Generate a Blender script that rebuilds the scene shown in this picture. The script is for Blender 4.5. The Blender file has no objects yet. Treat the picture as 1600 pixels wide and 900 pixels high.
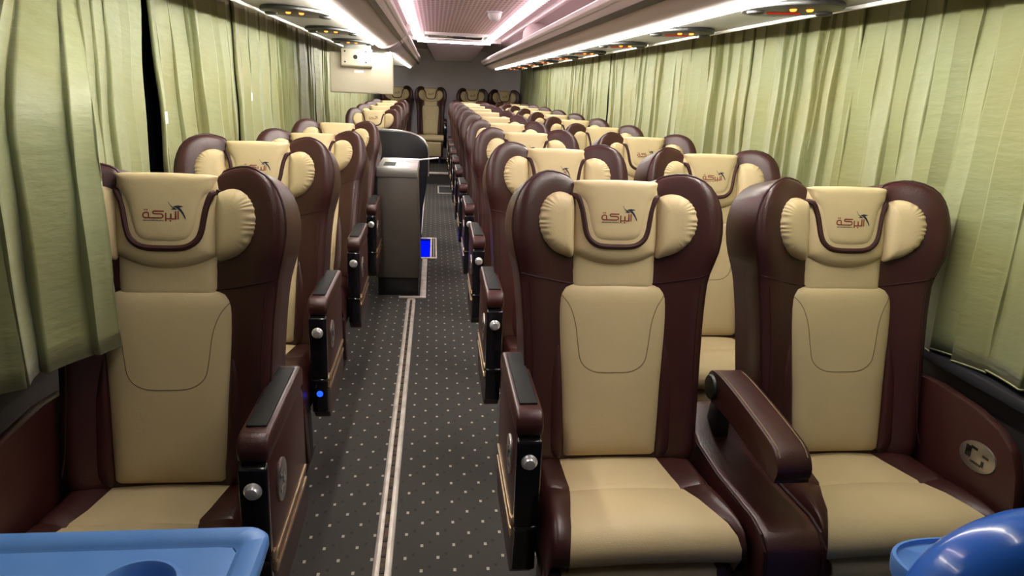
import bpy, bmesh, math, random
from mathutils import Vector, Matrix
from mathutils.bvhtree import BVHTree
R = math.radians
S = bpy.context.scene
COL = S.collection
random.seed(7)

# ------------------------------------------------------------------ camera
CH = 1.45                                     # camera height over the floor
F_PX, PITCH, YAW, ROLL = 1100.0, .276, .117, .042
cam_d = bpy.data.cameras.new('camera')
cam_d.sensor_width = 36.0
cam_d.lens = 36.0 * F_PX / 1600.0
cam_d.clip_start = .02
cam = bpy.data.objects.new('camera', cam_d)
COL.objects.link(cam)
fw = Vector((math.sin(YAW) * math.cos(PITCH), math.cos(YAW) * math.cos(PITCH), -math.sin(PITCH)))
rt0 = Vector((math.cos(YAW), -math.sin(YAW), 0))
up0 = rt0.cross(fw)
rt = rt0 * math.cos(ROLL) + up0 * math.sin(ROLL)
up = up0 * math.cos(ROLL) - rt0 * math.sin(ROLL)
m = Matrix((rt, up, -fw)).transposed().to_4x4()
m.translation = (0, 0, CH)
cam.matrix_world = m
S.camera = cam

# ------------------------------------------------------------------ world, exposure
w = bpy.data.worlds.new('night')
S.world = w
w.use_nodes = True
w.node_tree.nodes['Background'].inputs['Color'].default_value = (.02, .025, .04, 1)
w.node_tree.nodes['Background'].inputs['Strength'].default_value = .2
S.view_settings.view_transform = 'Standard'
S.view_settings.look = 'None'
S.view_settings.gamma = 1
S.view_settings.use_curve_mapping = False
S.view_settings.exposure = 0.42
CURTAIN_FILL = 230.0       # strength of the added, unseen emitters that brighten the curtain tops
LED_RACK = 17.0       # strength of the white strips under the racks
LED_CEIL = 12.0       # strength of the pinkish strips in the ceiling

CX = .243             # centre line of the coach
Y0, Y1 = -1.6, 12.95  # inside ends of the coach


# ------------------------------------------------------------------ materials
def mat(name, col, rough=.5, metal=0., spec=.5, bump=None, var=None, coat=0., emit=None, estr=0., sheen=0.):
    """bump = (scale, strength), var = (scale, other colour)"""
    M = bpy.data.materials.new(name)
    M.use_nodes = True
    nt = M.node_tree
    b = nt.nodes['Principled BSDF']
    b.inputs['Base Color'].default_value = (*col, 1)
    b.inputs['Roughness'].default_value = rough
    b.inputs['Metallic'].default_value = metal
    b.inputs['Specular IOR Level'].default_value = spec
    b.inputs['Coat Weight'].default_value = coat
    b.inputs['Sheen Weight'].default_value = sheen
    if emit:
        b.inputs['Emission Color'].default_value = (*emit, 1)
        b.inputs['Emission Strength'].default_value = estr
    tc = nt.nodes.new('ShaderNodeTexCoord')
    if var:
        n = nt.nodes.new('ShaderNodeTexNoise')
        n.inputs['Scale'].default_value = var[0]
        n.inputs['Detail'].default_value = 4
        nt.links.new(tc.outputs['Object'], n.inputs['Vector'])
        mx = nt.nodes.new('ShaderNodeMix')
        mx.data_type = 'RGBA'
        mx.inputs[6].default_value = (*col, 1)
        mx.inputs[7].default_value = (*var[1], 1)
        rr = nt.nodes.new('ShaderNodeMapRange')
        rr.inputs[1].default_value = .35
        rr.inputs[2].default_value = .68
        nt.links.new(n.outputs['Fac'], rr.inputs[0])
        nt.links.new(rr.outputs[0], mx.inputs[0])
        nt.links.new(mx.outputs[2], b.inputs['Base Color'])
    if bump:
        n = nt.nodes.new('ShaderNodeTexNoise')
        n.inputs['Scale'].default_value = bump[0]
        n.inputs['Detail'].default_value = 3
        nt.links.new(tc.outputs['Object'], n.inputs['Vector'])
        bp = nt.nodes.new('ShaderNodeBump')
        bp.inputs['Strength'].default_value = bump[1]
        bp.inputs['Distance'].default_value = .01
        nt.links.new(n.outputs['Fac'], bp.inputs['Height'])
        nt.links.new(bp.outputs[0], b.inputs['Normal'])
    return M


def emis(name, col, strength):
    M = bpy.data.materials.new(name)
    M.use_nodes = True
    nt = M.node_tree
    nt.nodes.remove(nt.nodes['Principled BSDF'])
    e = nt.nodes.new('ShaderNodeEmission')
    e.inputs[0].default_value = (*col, 1)
    e.inputs[1].default_value = strength
    nt.links.new(e.outputs[0], nt.nodes['Material Output'].inputs[0])
    return M


MAROON = mat('maroon_leather', (.047, .0122, .0105), .36, spec=.5, bump=(260, .10), var=(9, (.038, .0105, .009)))
PIPE = mat('dark_maroon_piping', (.030, .008, .009), .5, spec=.3)
BAND = mat('maroon_band', (.040, .011, .010), .6, spec=.3)
CREAM = mat('cream_leather', (.60, .48, .27), .5, spec=.35, bump=(300, .08), var=(6, (.55, .435, .24)))
STITCH = mat('tan_stitching', (.24, .17, .09), .7)
LETTER = mat('rust_print', (.19, .032, .015), .6)
NAVY = mat('navy_print', (.008, .014, .03), .6)
BLACKPAD = mat('black_rubber_pad', (.010, .011, .010), .6, spec=.25, bump=(500, .3))
GLOSS = mat('black_gloss_plastic', (.008, .008, .010), .12, spec=.6)
CONS = mat('console_dark_plastic', (.014, .013, .012), .4, spec=.3)
PLATE = mat('dull_chrome', (.50, .47, .43), .3, .9)
CHROME = mat('chrome', (.88, .88, .90), .28, .7)
GOLD = mat('bronze_trim', (.42, .30, .17), .32, .8)
DARKMETAL = mat('dark_metal', (.03, .028, .028), .45, .4)
PIVOT = mat('dark_green_plastic', (.012, .024, .02), .4)
STEEL = mat('brushed_steel', (.62, .60, .57), .34, .9, bump=(90, .05))
ALU = mat('worn_aluminium', (.72, .67, .60), .45, .45, bump=(120, .1), var=(14, (.52, .47, .41)))
GRIME = mat('brown_grime', (.10, .065, .04), .9, var=(60, (.03, .02, .015)))
RACK = mat('rack_plastic', (.50, .41, .40), .5, spec=.3, bump=(60, .03))
UNIT = mat('ceiling_unit_mauve', (.24, .19, .20), .45)
RACKLIP = mat('rack_lip_plastic', (.58, .48, .48), .38, spec=.45)
UNDER = mat('rack_underside', (.30, .29, .26), .4, spec=.4)
TRIMW = mat('white_trim', (.75, .74, .70), .35)
CEIL = mat('ceiling_plastic', (.55, .45, .47), .5)
REARW = mat('rear_wall_lilac_grey', (.86, .79, .83), .4, spec=.5, var=(2.5, (.80, .73, .77)))
LOWWALL = mat('lower_wall_dark', (.022, .018, .018), .6)
UPWALL = mat('upper_wall_dark', (.035, .04, .03), .8)
SILL = mat('sill_dark_vinyl', (.025, .024, .03), .5)
GLASS = mat('night_window_glass', (.004, .006, .014), .04, spec=.5)
TVC = mat('cream_tv_plastic', (.50, .45, .34), .5, var=(5, (.46, .41, .31)))
HOLE = mat('black_hole', (.004, .004, .004), .7)
CAB = mat('cabinet_brown_grey', (.075, .062, .050), .38, spec=.4, var=(7, (.062, .052, .043)))
CABBASE = mat('cabinet_base_black', (.010, .010, .010), .35)
GUARD = mat('guard_black_plastic', (.022, .023, .024), .32, spec=.5)
BLUE = mat('blue_matte_plastic', (.10, .26, .64), .38, spec=.45, bump=(45, .03), var=(11, (.115, .28, .66)))
BLUEG = mat('blue_gloss_plastic', (.020, .13, .58), .22, spec=.6, coat=.3)
WHITEP = mat('white_plastic', (.75, .73, .72), .4)
PAPER = mat('white_paper', (.8, .8, .78), .7)
CARPETEDGE = mat('dark_rubber', (.02, .02, .02), .7)
LEDW = emis('led_white', (1.0, .96, .87), LED_RACK)
FILLS = emis('added_curtain_fill', (1.0, .97, .88), CURTAIN_FILL)
LEDP = emis('led_pink_white', (1.0, .80, .84), LED_CEIL)
ORANGE = emis('orange_lamp', (1.0, .22, .03), 3.0)
LEDX = emis('led_cross_beam', (1.0, .88, .90), 34.0)
REDL = emis('red_indicator', (.9, .06, .02), .35)
BLUEL = emis('blue_indicator', (.01, .06, 1.0), 2.0)
BLUESTEP = emis('blue_step_light', (.0, .008, 1.0), .75)


def curtain_mat():
    M = mat('green_curtain_satin', (.40, .40, .19), .55, spec=.3, sheen=.25)
    nt = M.node_tree
    b = nt.nodes['Principled BSDF']
    tc = nt.nodes['Texture Coordinate']
    mp = nt.nodes.new('ShaderNodeMapping')
    mp.inputs['Scale'].default_value = (6, 6, 26)
    nt.links.new(tc.outputs['Object'], mp.inputs[0])
    n = nt.nodes.new('ShaderNodeTexNoise')
    n.inputs['Scale'].default_value = 1.0
    n.inputs['Detail'].default_value = 5
    nt.links.new(mp.outputs[0], n.inputs['Vector'])
    bp = nt.nodes.new('ShaderNodeBump')
    bp.inputs['Strength'].default_value = .55
    bp.inputs['Distance'].default_value = .012
    nt.links.new(n.outputs['Fac'], bp.inputs['Height'])
    nt.links.new(bp.outputs[0], b.inputs['Normal'])
    n2 = nt.nodes.new('ShaderNodeTexNoise')
    n2.inputs['Scale'].default_value = 3.2
    n2.inputs['Detail'].default_value = 3
    nt.links.new(tc.outputs['Object'], n2.inputs['Vector'])
    cr = nt.nodes.new('ShaderNodeValToRGB')
    cr.color_ramp.elements[0].position = .34
    cr.color_ramp.elements[0].color = (.200, .196, .074, 1)
    cr.color_ramp.elements[1].position = .66
    cr.color_ramp.elements[1].color = (.205, .225, .105, 1)
    nt.links.new(n2.outputs['Fac'], cr.inputs[0])
    nt.links.new(cr.outputs[0], b.inputs['Base Color'])
    return M


CURTAIN = curtain_mat()
HEM = mat('curtain_hem_pale', (.36, .38, .20), .5)


def math_n(nt, op, a, b=None, c=None):
    n = nt.nodes.new('ShaderNodeMath')
    n.operation = op
    for i, v in enumerate((a, b, c)):
        if v is None:
            continue
        if isinstance(v, (int, float)):
            n.inputs[i].default_value = v
        else:
            nt.links.new(v, n.inputs[i])
    return n.outputs[0]


def floor_mat():
    M = mat('speckled_grey_carpet', (.05, .047, .043), .85, spec=.25, bump=(420, .3))
    nt = M.node_tree
    b = nt.nodes['Principled BSDF']
    tc = nt.nodes['Texture Coordinate']
    sp = nt.nodes.new('ShaderNodeSeparateXYZ')
    nt.links.new(tc.outputs['Object'], sp.inputs[0])

    def dots(ox, oy, sx, sy, hx, hy):
        u = math_n(nt, 'DIVIDE', math_n(nt, 'ADD', sp.outputs[0], ox), sx)
        row = math_n(nt, 'FLOOR', u)
        odd = math_n(nt, 'MULTIPLY', math_n(nt, 'MODULO', math_n(nt, 'ABSOLUTE', row), 2.0), .5)
        v = math_n(nt, 'ADD', math_n(nt, 'DIVIDE', math_n(nt, 'ADD', sp.outputs[1], oy), sy), odd)
        du = math_n(nt, 'ABSOLUTE', math_n(nt, 'SUBTRACT', math_n(nt, 'FRACT', u), .5))
        dv = math_n(nt, 'ABSOLUTE', math_n(nt, 'SUBTRACT', math_n(nt, 'FRACT', v), .5))
        return math_n(nt, 'MULTIPLY', math_n(nt, 'LESS_THAN', du, hx / sx), math_n(nt, 'LESS_THAN', dv, hy / sy))
    pale = dots(.0, .0, .052, .125, .0046, .0072)
    dark = dots(.026, .045, .052, .125, .0046, .0072)
    n = nt.nodes.new('ShaderNodeTexNoise')
    n.inputs['Scale'].default_value = 2.2
    nt.links.new(tc.outputs['Object'], n.inputs['Vector'])
    cr = nt.nodes.new('ShaderNodeValToRGB')
    cr.color_ramp.elements[0].color = (.040, .037, .034, 1)
    cr.color_ramp.elements[1].color = (.054, .050, .045, 1)
    nt.links.new(n.outputs['Fac'], cr.inputs[0])
    prev = cr.outputs[0]
    for fac, colr in ((dark, (.030, .027, .026, 1)), (pale, (.40, .37, .31, 1))):
        mx = nt.nodes.new('ShaderNodeMix')
        mx.data_type = 'RGBA'
        nt.links.new(fac, mx.inputs[0])
        nt.links.new(prev, mx.inputs[6])
        mx.inputs[7].default_value = colr
        prev = mx.outputs[2]
    nt.links.new(prev, b.inputs['Base Color'])
    return M


def perforated_mat():
    M = mat('perforated_pink_ceiling', (.5, .35, .38), .45, spec=.4)
    nt = M.node_tree
    b = nt.nodes['Principled BSDF']
    tc = nt.nodes['Texture Coordinate']
    sp = nt.nodes.new('ShaderNodeSeparateXYZ')
    nt.links.new(tc.outputs['Object'], sp.inputs[0])
    fx = math_n(nt, 'ABSOLUTE', math_n(nt, 'SUBTRACT', math_n(nt, 'FRACT', math_n(nt, 'DIVIDE', sp.outputs[0], .034)), .5))
    fy = math_n(nt, 'ABSOLUTE', math_n(nt, 'SUBTRACT', math_n(nt, 'FRACT', math_n(nt, 'DIVIDE', sp.outputs[1], .12)), .5))
    hole = math_n(nt, 'MULTIPLY', math_n(nt, 'LESS_THAN', fx, .30), math_n(nt, 'LESS_THAN', fy, .34))
    mx = nt.nodes.new('ShaderNodeMix')
    mx.data_type = 'RGBA'
    nt.links.new(hole, mx.inputs[0])
    mx.inputs[6].default_value = (.88, .68, .71, 1)
    mx.inputs[7].default_value = (.46, .30, .33, 1)
    nt.links.new(mx.outputs[2], b.inputs['Base Color'])
    return M


def bead_mat():
    M = emis('led_bead_tape', (1.0, .78, .82), 1.0)
    nt = M.node_tree
    e = [n for n in nt.nodes if n.type == 'EMISSION'][0]
    tc = nt.nodes.new('ShaderNodeTexCoord')
    sp = nt.nodes.new('ShaderNodeSeparateXYZ')
    nt.links.new(tc.outputs['Object'], sp.inputs[0])
    f = math_n(nt, 'FRACT', math_n(nt, 'DIVIDE', sp.outputs[1], .09))
    on = math_n(nt, 'LESS_THAN', f, .5)
    st = math_n(nt, 'ADD', math_n(nt, 'MULTIPLY', on, 2.5), .05)
    nt.links.new(st, e.inputs[1])
    return M


FLOOR = floor_mat()
PERF = perforated_mat()
BEADS = bead_mat()


# ------------------------------------------------------------------ mesh helpers
class MB:
    def __init__(self):
        self.v = []
        self.f = []

    def add(self, vs, fs):
        o = len(self.v)
        self.v += [tuple(p) for p in vs]
        self.f += [tuple(i + o for i in f) for f in fs]
        return self

    def box(self, x0, x1, y0, y1, z0, z1):
        return self.add([(x, y, z) for z in (z0, z1) for y in (y0, y1) for x in (x0, x1)],
                        [(0, 2, 3, 1), (4, 5, 7, 6), (0, 1, 5, 4), (2, 6, 7, 3), (0, 4, 6, 2), (1, 3, 7, 5)])

    def prism(self, prof, a0, a1, axis='x'):
        """prof: 2D polygon, extruded along axis; 'x': (y,z), 'y': (x,z), 'z': (x,y)"""
        n = len(prof)
        fn = {'x': lambda p, a: (a, p[0], p[1]), 'y': lambda p, a: (p[0], a, p[1]), 'z': lambda p, a: (p[0], p[1], a)}[axis]
        vs = [fn(p, a0) for p in prof] + [fn(p, a1) for p in prof]
        fs = [tuple(range(n)), tuple(range(2 * n - 1, n - 1, -1))]
        fs += [(i, i + n, (i + 1) % n + n, (i + 1) % n) for i in range(n)]
        return self.add(vs, fs)

    def tube(self, pts, r, n=6, closed=False, flat=None):
        """round tube through 3D points; flat = (normal, factor) squashes it along normal"""
        pts = [Vector(p) for p in pts]
        N = len(pts)
        ring = []
        for i, p in enumerate(pts):
            a = pts[(i - 1) % N] if (closed or i > 0) else p
            b = pts[(i + 1) % N] if (closed or i < N - 1) else p
            t = (b - a).normalized()
            ref = Vector((0, 1, 0)) if abs(t.y) < .85 else Vector((1, 0, 0))
            u = t.cross(ref).normalized()
            v = t.cross(u).normalized()
            rr = r[i] if isinstance(r, (list, tuple)) else r
            k = flat if flat else 1
            ring.append([p + u * (math.cos(2 * math.pi * j / n) * rr) + v * (math.sin(2 * math.pi * j / n) * rr * k) for j in range(n)])
        vs = [q for rg in ring for q in rg]
        fs = []
        for i in range(N if closed else N - 1):
            k = (i + 1) % N
            for j in range(n):
                fs.append((i * n + j, i * n + (j + 1) % n, k * n + (j + 1) % n, k * n + j))
        if not closed:
            fs.append(tuple(range(n - 1, -1, -1)))
            fs.append(tuple((N - 1) * n + j for j in range(n)))
        return self.add(vs, fs)

    def lathe(self, prof, centre, axis=(0, 0, 1), n=20, cap0=True):
        """prof: (radius, height) along axis"""
        ax = Vector(axis).normalized()
        u = ax.orthogonal().normalized()
        v = ax.cross(u)
        c = Vector(centre)
        vs = []
        for r, h in prof:
            for j in range(n):
                a = 2 * math.pi * j / n
                vs.append(c + ax * h + u * (math.cos(a) * r) + v * (math.sin(a) * r))
        fs = []
        for i in range(len(prof) - 1):
            for j in range(n):
                fs.append((i * n + j, i * n + (j + 1) % n, (i + 1) * n + (j + 1) % n, (i + 1) * n + j))
        if cap0:
            fs.append(tuple(range(n - 1, -1, -1)))
        fs.append(tuple((len(prof) - 1) * n + j for j in range(n)))
        return self.add(vs, fs)

    def grid(self, rows, closed=False):
        nr, nc = len(rows), len(rows[0])
        vs = [p for r in rows for p in r]
        fs = [(i * nc + j, i * nc + j + 1, (i + 1) * nc + j + 1, (i + 1) * nc + j) for i in range(nr - 1) for j in range(nc - 1)]
        return self.add(vs, fs)

    def mesh(self, name, material, smooth=True, bevel=0., seg=2, angle=35, fixn=True):
        me = bpy.data.meshes.new(name)
        bm = bmesh.new()
        vs = [bm.verts.new(p) for p in self.v]
        for f in self.f:
            try:
                bm.faces.new([vs[i] for i in f])
            except ValueError:
                pass
        bmesh.ops.remove_doubles(bm, verts=bm.verts, dist=1e-5)
        if fixn:
            bmesh.ops.recalc_face_normals(bm, faces=bm.faces)
        if bevel:
            ed = [e for e in bm.edges if len(e.link_faces) == 2 and e.calc_face_angle(0) > R(28)]
            bmesh.ops.bevel(bm, geom=ed, offset=bevel, segments=seg, profile=.5, affect='EDGES', clamp_overlap=True)
        for f in bm.faces:
            f.smooth = smooth
        if smooth:
            for e in bm.edges:
                if len(e.link_faces) == 2 and e.calc_face_angle(0) > R(angle):
                    e.smooth = False
        bm.to_mesh(me)
        bm.free()
        for mm in (material if isinstance(material, (list, tuple)) else [material]):
            me.materials.append(mm)
        return me


def link(name, me, parent=None, loc=(0, 0, 0), rot=(0, 0, 0)):
    o = bpy.data.objects.new(name, me)
    COL.objects.link(o)
    o.parent = parent
    o.location = loc
    o.rotation_euler = rot
    return o


def thing(name, label, cat, loc=(0, 0, 0), group=None, rotz=0.):
    o = bpy.data.objects.new(name, None)
    COL.objects.link(o)
    o.location = loc
    o.rotation_euler = (0, 0, rotz)
    o.empty_display_size = .1
    return tag(o, label, cat, group)


def tag(o, label, cat, group=None):
    o['label'] = label
    o['category'] = cat
    if group:
        o['group'] = group
    return o


def struct(o, label=None):
    o['kind'] = 'structure'
    if label:
        o['label'] = label
    return o


def smooth_path(pts, n=6, closed=False):
    """Catmull-Rom through points"""
    P = [Vector(p) for p in pts]
    N = len(P)
    out = []
    for i in range(N if closed else N - 1):
        p0 = P[(i - 1) % N] if (closed or i > 0) else P[i]
        p1, p2 = P[i], P[(i + 1) % N]
        p3 = P[(i + 2) % N] if (closed or i < N - 2) else p2
        for k in range(n):
            t = k / n
            out.append(.5 * ((2 * p1) + (-p0 + p2) * t + (2 * p0 - 5 * p1 + 4 * p2 - p3) * t * t + (-p0 + 3 * p1 - 3 * p2 + p3) * t ** 3))
    if not closed:
        out.append(P[-1])
    return out


def sstep(a, b, x):
    t = max(0., min(1., (x - a) / (b - a)))
    return t * t * (3 - 2 * t)


# ------------------------------------------------------------------ setting
XL, XR = CX - 1.30, CX + 1.30        # inside faces of the side walls
ZC = 2.05
fl = MB()
WELL = (-.62, -.022, 6.0, 6.80)      # opening of the side-door stair
fl.box(XL, XR, Y0, WELL[2], -.08, 0)
fl.box(XL, XR, WELL[3], Y1, -.08, 0)
fl.box(WELL[1], XR, WELL[2], WELL[3], -.08, 0)
fl.box(XL, WELL[0], WELL[2], WELL[3], -.08, 0)
struct(link('floor', fl.mesh('floor', FLOOR, smooth=False)), 'dark grey carpet floor with pale speckles')
PLAT_Z, PLAT_Y = .17, 10.84
struct(link('trim_1', MB().box(XL, XR, PLAT_Y, Y1, 0, PLAT_Z).mesh('platform', FLOOR, smooth=False)), 'raised rear platform of dark carpet')
struct(link('trim_2', MB().box(CX - .36, CX + .08, PLAT_Y - .012, PLAT_Y + .04, PLAT_Z - .022, PLAT_Z + .006).mesh('nosing', ALU, bevel=.003)), 'silver nosing on the rear step')

struct(link('wall_back', MB().box(XL - .1, XR + .1, Y1, Y1 + .08, -.08, ZC + .2).mesh('wall_back', REARW, smooth=False)), 'lilac grey rear wall')
struct(link('wall_front', MB().box(XL - .1, XR + .1, Y0 - .08, Y0, -.08, ZC + .2).mesh('wall_front', RACK, smooth=False)))
WZ0, WZ1 = .74, 1.76
PILL = [-1.6, .75, 2.62, 4.55, 6.45, 8.3, 10.2, 12.1, 12.95]
for side, xw, sg in (('left', XL, -1), ('right', XR, 1)):
    mb = MB()
    a, b = sorted((xw, xw + sg * .08))
    mb.box(a, b, Y0, Y1, -.08, WZ0)
    mb.box(a, b, Y0, Y1, WZ1, ZC + .2)
    for y in PILL[1:-1]:
        mb.box(a, b, y - .045, y + .045, WZ0, WZ1)
    struct(link('wall_' + side, mb.mesh('wall_' + side, LOWWALL, smooth=False)), 'dark side wall under the ' + ('single' if sg < 0 else 'double') + ' row windows')
    mb = MB()
    a, b = sorted((xw - sg * .05, xw + sg * .01))
    mb.box(a, b, Y0, Y1, WZ0 - .035, WZ0)
    struct(link('trim_%d' % (3 if sg < 0 else 4), mb.mesh('sill', SILL, bevel=.008)), 'dark window sill ledge')
    for k in range(len(PILL) - 1):
        y0, y1 = PILL[k] + (.045 if k else 0), PILL[k + 1] - (.045 if k < len(PILL) - 2 else 0)
        a, b = sorted((xw + sg * .03, xw + sg * .04))
        n = k + 1 + (8 if sg > 0 else 0)
        wo = struct(link('window_%d' % n, MB().box(a, b, y0, y1, WZ0, WZ1).mesh('window', GLASS, smooth=False)), 'black night window pane')
        fr = MB()
        a, b = sorted((xw + sg * .018, xw + sg * .03))
        for (u0, u1, v0, v1) in ((y0, y1, WZ0, WZ0 + .03), (y0, y1, WZ1 - .03, WZ1), (y0, y0 + .03, WZ0 + .03, WZ1 - .03), (y1 - .03, y1, WZ0 + .03, WZ1 - .03)):
            fr.box(a, b, u0, u1, v0, v1)
        link('window_frame', fr.mesh('window_frame', CARPETEDGE, smooth=False), wo)

# ceiling shell: flat centre panel, falling side panels over the racks
cl = MB()
prof = [(XL - .02, 1.86), (CX - .62, 2.045), (CX - .50, ZC), (CX + .50, ZC), (CX + .62, 2.045), (XR + .02, 1.86), (XR + .02, 2.16), (XL - .02, 2.16)]
cl.prism(prof, Y0, Y1, 'y')
ceil = struct(link('ceiling', cl.mesh('ceiling', CEIL, smooth=False)), 'pinkish grey coach ceiling')
PY1 = 9.42
link('perforated_panel', MB().box(CX - .425, CX + .425, Y0 + .02, PY1, ZC - .016, ZC - .002).mesh('perforated_panel', PERF, smooth=False), ceil)['label'] = 'pink lit perforated panel'
for sg in (-1, 1):
    a, b = sorted((CX + sg * .435, CX + sg * .470))
    link('led_strip', MB().box(a, b, 1.2, PY1, ZC - .044, ZC - .004).mesh('led_strip', LEDP, smooth=False), ceil)['label'] = 'glowing pinkish strip'
    a, b = sorted((CX + sg * .50, CX + sg * .512))
    link('led_bead_tape', MB().box(a, b, 1.2, PY1, ZC - .026, ZC - .012).mesh('led_bead_tape', BEADS, smooth=False), ceil)['label'] = 'dotted light tape'
    a, b = sorted((CX + sg * .482, CX + sg * .492))
    link('strip_edge', MB().box(a, b, Y0 + .02, PY1, ZC - .026, ZC - .002).mesh('strip_edge', RACKLIP, smooth=False), ceil)
    link('side_moulding', MB().prism([(CX + sg * .60, 2.05), (CX + sg * .60, 2.015), (CX + sg * .63, 2.008), (CX + sg * .65, 2.05)], Y0 + .02, PY1 + .05, 'y').mesh('side_moulding', RACKLIP, bevel=.004), ceil)
link('cross_beam', MB().box(CX - .60, CX + .60, PY1 + .01, PY1 + .12, ZC - .06, ZC + .02).mesh('cross_beam', TRIMW, bevel=.012), ceil)['label'] = 'pale beam across the ceiling'
link('cross_led', MB().box(CX - .46, CX + .46, PY1 + .03, PY1 + .10, ZC - .078, ZC - .060).mesh('cross_led', LEDX, smooth=False), ceil)['label'] = 'glowing strip under the beam'
hb = MB()
for (a, b, c, d) in ((-.36, .36, 8.55, 8.60), (-.36, .36, 9.08, 9.13), (-.36, -.32, 8.60, 9.08), (.32, .36, 8.60, 9.08)):
    hb.box(CX + a, CX + b, c, d, ZC - .05, ZC - .012)
rh = thing('roof_hatch', 'pale framed roof hatch at the rear end of the pink ceiling', 'roof hatch', (0, 0, 0))
link('frame', hb.mesh('hatch_frame', TRIMW, bevel=.008), rh)
link('cover', MB().box(CX - .32, CX + .32, 8.60, 9.08, ZC - .03, ZC - .014).mesh('hatch_cover', RACK, smooth=False), rh)
link('handle', MB().box(CX - .10, CX + .12, 8.82, 8.86, ZC - .045, ZC - .028).mesh('hatch_handle', DARKMETAL, bevel=.004), rh)


# ------------------------------------------------------------------ racks
def rack(sg, y0, y1, gaps, LE, label):
    root = thing('luggage_rack', label, 'luggage rack', (CX, 0, 0))
    q = lambda pts: [(sg * a, b) for a, b in pts]
    shell = [(.595, 1.705), (.565, 1.712), (.53, 1.727), (.495, 1.752), (.468, 1.780), (.458, 1.795), (.475, 1.800), (.52, 1.80), (.60, 1.795), (1.0, 1.80), (1.185, 1.815), (1.185, 1.800), (.93, 1.775), (.66, 1.735), (.645, 1.71)]
    link('shell', MB().prism(q(shell), y0, y1, 'y').mesh('rack_shell', RACK, angle=40), root)
    link('lip_rail', MB().prism(q([(.452, 1.789), (.440, 1.800), (.440, 1.822), (.452, 1.834), (.466, 1.832), (.470, 1.812), (.466, 1.79)]), y0, y1, 'y').mesh('lip_rail', RACKLIP, angle=30, bevel=.003), root)
    link('lip_groove', MB().prism(q([(.476, 1.760), (.4935, 1.7425), (.4985, 1.7475), (.481, 1.765)]), y0, y1, 'y').mesh('lip_groove', DARKMETAL, smooth=False), root)
    link('underside', MB().prism(q([(.645, 1.708), (.70, 1.712), (.80, 1.717), (.90, 1.719), (.945, 1.716), (.945, 1.775), (.66, 1.735)]), y0, y1, 'y').mesh('rack_underside', UNDER, angle=40), root)
    link('edge_trim', MB().prism(q([(.944, 1.706), (.958, 1.706), (.958, 1.774), (.944, 1.774)]), y0, y1, 'y').mesh('edge_trim', TRIMW, bevel=.003), root)['label'] = 'thin white edge strip'
    cur = max(y0, .6)
    SS = 1.6 if sg < 0 else 1.2
    for ga, gb in gaps + [(LE, y1)]:
        st = link('led_strip', MB().prism(q([(.602, 1.709), (.602, 1.694), (.607, 1.689), (.622, 1.689), (.627, 1.694), (.627, 1.709)]), cur + .01, ga, 'y').mesh('led_strip', LEDW, smooth=False), root)
        st['label'] = 'glowing white light strip'
        if ga > SS: link('curtain_fill_strip', MB().prism(q([(.630, 1.694), (.634, 1.694), (.634, 1.702), (.630, 1.702)]), max(cur + .01, SS), ga, 'y').mesh('curtain_fill_strip', FILLS, smooth=False), root)['label'] = 'added unseen light row brightening the curtains'  # extra emitter added on the hidden outer side, brightens the curtain tops
        cur = gb
    link('end_cap', MB().prism(q(shell), y1, y1 + .012, 'y').mesh('rack_end_cap', RACKLIP, smooth=False), root)
    return root


rack(1, Y0 + .02, 10.95, [], 10.3, 'grey luggage rack with white light strip over the double seats')
RACK_L = rack(-1, Y0 + .02, 11.4, [(5.38, 6.55)], 11.35, 'grey luggage rack with broken light strip over the single seats')

# rack divider of the right rack: pale quarter-round panel
def divider(sg, y, label):
    pr = [(sg * a, b) for a, b in ([(.52, 1.802), (1.18, 1.835), (1.18, 1.88), (.66, 2.022)] + [(.66 - .13 * math.sin(t), 1.90 + .12 * math.cos(t)) for t in [R(k) for k in (15, 35, 55, 75, 90)]])]
    o = link('rack_divider', MB().prism(pr, y, y + .02, 'y').mesh('rack_divider', RACKLIP, bevel=.003), None, (CX, 0, 0))
    tag(o, label, 'rack divider')


divider(1, 6.55, 'pale rounded divider panel standing in the rack over the double seats')


def console(sg, y, label, red):
    root = thing('reading_light_console', label, 'reading light', (CX + sg * .79, y, 1.7115), 'reading lights under the racks')
    root.rotation_euler = (0, -sg * R(1.6), 0)
    ln = [(.135 * math.cos(t), .17 * math.sin(t)) for t in [2 * math.pi * k / 28 for k in range(28)]]
    key = 'console'
    if key not in MESH:
        MESH[key] = MB().prism(ln, -.012, .004, 'z').mesh('console_body', CONS, bevel=.004)
        MESH['cons_lamp'] = MB().lathe([(.007, -.004), (.010, 0), (.010, .006)], (0, 0, 0), (0, 0, 1), 14).mesh('console_lamp', ORANGE)
        MESH['cons_vent'] = MB().lathe([(.016, -.010), (.024, -.006), (.026, .004)], (0, 0, 0), (0, 0, 1), 16).mesh('console_vent', DARKMETAL)
        MESH['cons_red'] = MB().box(-.05, .05, -.006, .006, -.002, .004).mesh('console_red', REDL, smooth=False)
    link('body', MESH['console'], root)
    link('lamp', MESH['cons_lamp'], root, (-.02, -.05, -.014))
    link('lamp', MESH['cons_lamp'], root, (.03, -.05, -.014))
    link('air_vent', MESH['cons_vent'], root, (-.10, .02, -.012))
    link('air_vent', MESH['cons_vent'], root, (.11, .02, -.012))
    if red:
        link('indicator', MESH['cons_red'], root, (0, .05, -.014))


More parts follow.
